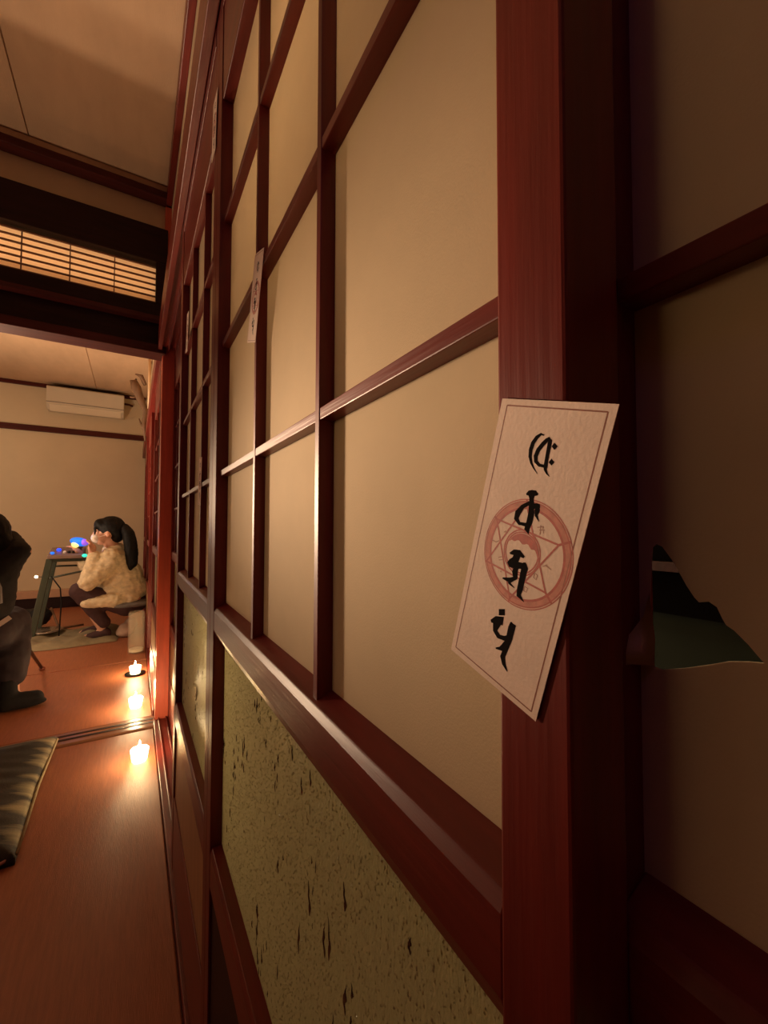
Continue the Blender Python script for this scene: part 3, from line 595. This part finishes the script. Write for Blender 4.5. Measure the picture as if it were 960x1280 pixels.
ell(bm, HC+Vector((.0, -.076, -.025)), (.017, .012, .030))                                       # ear
ell(bm, HC+Vector((.0, .078, -.025)), (.017, .012, .030))
cap(bm, HC+Vector((.01, 0, -.06)), V1(-.135, 4.22, .70), .048, .058)
cap(bm, V1(-.135, 4.14, .67), V1(-.135, 4.34, .67), .06, .06); cap(bm, V1(-.13, 4.24, .66), V1(-.03, 4.25, .36), .10, .12)
cap(bm, V1(-.03, 4.18, .29), V1(-.03, 4.32, .29), .11, .11)
# left arm (near the camera), forearm raised to the face; right arm reaching to the table
cap(bm, V1(-.15, 4.11, .65), V1(-.30, 4.08, .47), .048, .040); cap(bm, V1(-.30, 4.08, .47), V1(-.275, 4.09, .70), .038, .028)
hand(bm, V1(-.275, 4.09, .70), (-.05, .06, 1), (0.2, .9, -.05), 1.0, .95)
cap(bm, V1(-.16, 4.36, .65), V1(-.31, 4.38, .52), .048, .040); cap(bm, V1(-.31, 4.38, .52), V1(-.37, 4.36, .68), .038, .028)
hand(bm, V1(-.37, 4.36, .68), (-.35, 0, .5), (0, 1, 0), 1.0, .95)
for sx, kx, kz, fx, fy, ky in ((-.03, -.36, .44, -.22, 4.16, 4.15), (-.03, -.35, .41, -.25, 4.36, 4.34)):
    cap(bm, V1(sx, ky, .28), V1(kx, ky, kz-.02), .07, .045); cap(bm, V1(kx, ky, kz-.02), V1(fx+.02, fy, .09), .043, .032)
    cap(bm, V1(fx+.02, fy, .055), V1(fx-.10, fy, .03), .034, .024)
fuse('body', bm, skin, P1, .009, 3)
for s_ in (-1, 1):
    bm = bmesh.new(); ell(bm, HC+Vector((-.088, s_*.030+.004, .002)), (.010, .011, .006), n=8); obj('eye', bm, black_plastic, P1, True)
bm = bmesh.new(); ell(bm, HC+Vector((-.080, .004, -.055)), (.042, .056, .042)); fuse('face_mask', bm, maskm, P1, .006, 2)
bm = bmesh.new(); tube(bm, [HC+Vector((-.06, -.055, -.045)), HC+Vector((-.03, -.074, -.035)), HC+Vector((.0, -.084, -.02))], .002, 6)
obj('mask_loop', bm, maskm, P1)
bm = bmesh.new(); ell(bm, HC+Vector((.022, 0, .032)), (.104, .089, .096)); ell(bm, HC+Vector((-.055, 0, .055)), (.048, .068, .05)); ell(bm, HC+Vector((.055, 0, -.02)), (.062, .074, .08))
cap(bm, HC+Vector((-.088, -.05, .03)), HC+Vector((-.092, -.052, -.03)), .012, .006); ell(bm, HC+Vector((.085, 0, .0)), (.045, .045, .04))
fuse('hair', bm, hair, P1, .007, 3, .006, .02)
bm = bmesh.new(); pts = [V1(-.085, 4.19, .895), V1(-.055, 4.16, .91), V1(-.03, 4.13, .86), V1(-.015, 4.12, .78), V1(-.005, 4.11, .70), V1(.0, 4.11, .62), V1(-.01, 4.11, .575)]
for a, b2, r0, r1 in zip(pts[:-1], pts[1:], (.03, .038, .048, .052, .05, .042), (.038, .048, .052, .05, .042, .018)): cap(bm, a, b2, r0, r1)
fuse('ponytail', bm, hair, P1, .008, 3, .008, .02)
bm = bmesh.new(); q = bmesh.ops.create_circle(bm, segments=4, radius=.001); bmesh.ops.delete(bm, geom=bm.verts[:], context='VERTS'); tube(bm, [V1(-.088, 4.165, .90), V1(-.083, 4.19, .915), V1(-.088, 4.215, .90)], .008, 6); obj('hair_tie', bm, trousers, P1)
# quilted coat: torso, hem and both sleeves as one garment
bm = bmesh.new()
cap(bm, V1(-.155, 4.12, .665), V1(-.125, 4.34, .665), .085, .085); ell(bm, V1(-.12, 4.23, .60), (.145, .16, .14)); ell(bm, V1(-.075, 4.24, .49), (.165, .17, .17))
ell(bm, V1(-.06, 4.24, .40), (.19, .18, .14)); cap(bm, V1(-.27, 4.2, .335), V1(.0, 4.24, .345), .055, .085)
cap(bm, V1(-.02, 4.14, .34), V1(-.02, 4.34, .34), .085, .085); cap(bm, V1(-.315, 4.07, .315), V1(-.12, 4.09, .33), .030, .065); ell(bm, V1(-.13, 4.23, .735), (.085, .09, .055))
cap(bm, V1(-.16, 4.10, .63), V1(-.295, 4.07, .485), .080, .068); cap(bm, V1(-.295, 4.07, .485), V1(-.262, 4.09, .685), .064, .046)
cap(bm, V1(-.16, 4.37, .63), V1(-.31, 4.38, .52), .075, .062); cap(bm, V1(-.31, 4.38, .52), V1(-.362, 4.365, .65), .058, .046)
fuse('coat', bm, coatm, P1, .010, 3, .022, .035)
bm = bmesh.new(); ell(bm, V1(-.03, 4.23, .280), (.205, .195, .042)); fuse('shirt_hem', bm, greyc, P1, .008, 2)
bm = bmesh.new(); ell(bm, V1(-.02, 4.24, .27), (.155, .16, .085))
for kx, kz, fx, fy, ky in ((-.365, .43, -.21, 4.16, 4.15), (-.355, .40, -.24, 4.36, 4.34)):
    cap(bm, V1(-.03, ky, .265), V1(kx, ky, kz-.02), .090, .066); cap(bm, V1(kx, ky, kz-.02), V1(fx+.02, fy, .14), .064, .050)
fuse('trousers', bm, trousers, P1, .010, 3, .008, .05)
for fx, fy in ((-.20, 4.16), (-.24, 4.36)):
    bm = bmesh.new(); cap(bm, V1(fx+.02, fy, .06), V1(fx-.09, fy, .032), .040, .030); ell(bm, V1(fx+.03, fy, .05), (.035, .036, .045)); ell(bm, V1(fx-.09, fy, .028), (.04, .04, .027))
    fuse('sock', bm, trousers, P1, .007, 2)
# ---------------------------------------------------------------- pale bundle beside the feet
bm = bmesh.new(); ell(bm, (0, 0, .06), (.065, .06, .06)); ell(bm, (.03, .02, .10), (.05, .05, .05)); ell(bm, (-.02, 0, .04), (.06, .05, .04))
q = fuse('cloth_bundle', bm, sockm, None, .008, 3, .012, .03); q.location = (-.03, 4.18, 0); tag(q, 'pale pink cloth bundle on the mats beneath the cream coat', 'bundle')

# ---------------------------------------------------------------- seated person at the left edge
P2 = empty('person', (-.66, 2.85, 0), 'dark-haired person in black jacket and dusky purple trousers seated at the left edge', 'person')
def V2(x, y, z): return (x+.66, y-2.85, z)
bm = bmesh.new(); HC = Vector(V2(-.640, 2.86, .885))
ell(bm, HC, (.086, .096, .105)); ell(bm, HC+Vector((-.02, .04, -.05)), (.06, .06, .062)); cap(bm, HC+Vector((-.02, .10, -.01)), HC+Vector((-.02, .112, -.04)), .01, .014)
ell(bm, HC+Vector((.084, .01, -.02)), (.012, .016, .03)); ell(bm, HC+Vector((-.084, .01, -.02)), (.012, .016, .03)); ell(bm, HC+Vector((-.02, .095, -.07)), (.026, .012, .01))
cap(bm, HC+Vector((0, 0, -.07)), V2(-.66, 2.83, .74), .05, .058); cap(bm, V2(-.80, 2.83, .69), V2(-.56, 2.83, .69), .06, .06)
cap(bm, V2(-.68, 2.83, .66), V2(-.70, 2.82, .42), .12, .13)
cap(bm, V2(-.56, 2.83, .69), V2(-.485, 2.80, .80), .05, .042); cap(bm, V2(-.485, 2.80, .80), V2(-.56, 2.94, .87), .040, .028)
hand(bm, V2(-.56, 2.94, .87), (-.6, .45, .1), (0, -.2, 1), 1.0)
cap(bm, V2(-.80, 2.83, .69), V2(-.90, 2.92, .52), .05, .042); cap(bm, V2(-.90, 2.92, .52), V2(-.78, 3.08, .50), .040, .028)
hand(bm, V2(-.78, 3.08, .50), (.7, .6, 0), (.5, -.6, .2), 1.0)
for s_, fy in ((.07, 2.86), (-.13, 3.0)):
    cap(bm, V2(-.68+s_, 2.82, .42), V2(-.63+s_, 2.95+s_*.3, .40), .07, .05); cap(bm, V2(-.63+s_, 2.95+s_*.3, .40), V2(-.59+s_, fy, .09), .045, .034)
    cap(bm, V2(-.59+s_, fy, .05), V2(-.50+s_, fy+.01, .03), .030, .022)
fuse('body', bm, skin, P2, .010, 3)
for s_ in (-1, 1):
    bm = bmesh.new(); ell(bm, HC+Vector((-.02+s_*.032, .088, .0)), (.010, .010, .006), n=8); obj('eye', bm, black_plastic, P2, True)
bm = bmesh.new(); ell(bm, HC+Vector((.0, -.022, .015)), (.105, .105, .108)); cap(bm, HC+Vector((.055, -.03, -.03)), HC+Vector((.10, -.05, -.10)), .06, .05); cap(bm, HC+Vector((0, -.06, -.04)), HC+Vector((0, -.07, -.18)), .085, .06)
fuse('hair', bm, hair, P2, .008, 3, .008, .025)
bm = bmesh.new(); cap(bm, V2(-.80, 2.82, .685), V2(-.575, 2.82, .70), .085, .085); cap(bm, V2(-.67, 2.81, .66), V2(-.68, 2.81, .44), .145, .135)
cap(bm, V2(-.575, 2.80, .70), V2(-.495, 2.79, .80), .085, .050); cap(bm, V2(-.495, 2.79, .80), V2(-.555, 2.92, .865), .050, .042)
cap(bm, V2(-.57, 2.80, .66), V2(-.56, 2.82, .52), .075, .05)
cap(bm, V2(-.80, 2.82, .68), V2(-.90, 2.92, .52), .075, .058); cap(bm, V2(-.90, 2.92, .52), V2(-.79, 3.06, .50), .056, .044)
fuse('jacket', bm, blackc, P2, .010, 3, .016, .05)
bm = bmesh.new(); ell(bm, V2(-.68, 2.82, .40), (.16, .15, .10))
for s_, fy in ((.07, 2.86), (-.13, 3.0)):
    cap(bm, V2(-.665+s_, 2.82, .40), V2(-.62+s_, 2.96+s_*.3, .41), .100, .085); cap(bm, V2(-.62+s_, 2.96+s_*.3, .41), V2(-.60+s_, fy, .26), .085, .085); cap(bm, V2(-.60+s_, fy, .26), V2(-.60+s_, fy, .17), .085, .075)
fuse('trousers', bm, purplec, P2, .010, 3, .012, .05)
for s_, fy in ((.07, 2.82), (-.13, 2.98)):
    bm = bmesh.new(); cap(bm, V2(-.60+s_, fy-.02, .045), V2(-.49+s_, fy+.02, .035), .044, .038); ell(bm, V2(-.55+s_, fy, .022), (.115, .045, .022)); cap(bm, V2(-.60+s_, fy, .05), V2(-.60+s_, fy, .13), .045, .042)
    fuse('shoe', bm, blackc, P2, .007, 2)
bm = bmesh.new(); tube(bm, [V2(-.585, 2.68, .76), V2(-.565, 2.66, .70), V2(-.545, 2.66, .63), V2(-.535, 2.67, .56)], [.006, .014, .016, .008], 8); obj('bag_strap', bm, greyc, P2, True)
# folding stool under them
o = empty('folding_stool', (-.66, 3.0, 0), 'low folding stool with thin dark legs under the seated person', 'stool')
bm = bmesh.new(); box(bm, -.16, .10, -.28, .04, .285, .305); obj('seat', bm, blackc, o, bevel=.006)
for p, q2 in (((.06, -.02, .50), (.175, .48, .012)), ((-.15, -.25, .30), (.10, -.02, .012)), ((.07, -.25, .30), (-.18, -.02, .012)), ((-.15, .02, .30), (-.2, .3, .012))):
    bm = bmesh.new(); tube(bm, [p, q2], .0095, 8); lg = obj('leg', bm, mat('dark_steel', (.12, .07, .05), .3, .1, metal=.6), o, True)
    bm = bmesh.new(); ell(bm, q2, (.018, .018, .013), n=8); obj('rubber_foot', bm, mat('red_brown_rubber', (.2, .05, .03), .5), lg, True)
bm = bmesh.new(); box(bm, -.09, .09, -.004, .004, -.011, .011, Matrix.Rotation(R_(-38), 4, 'Y'))
q = obj('folded_paper', bm, maskm, None); q.location = (-.575, 2.70, .43); tag(q, 'white folded paper strip at the hip of the person in black', 'paper')
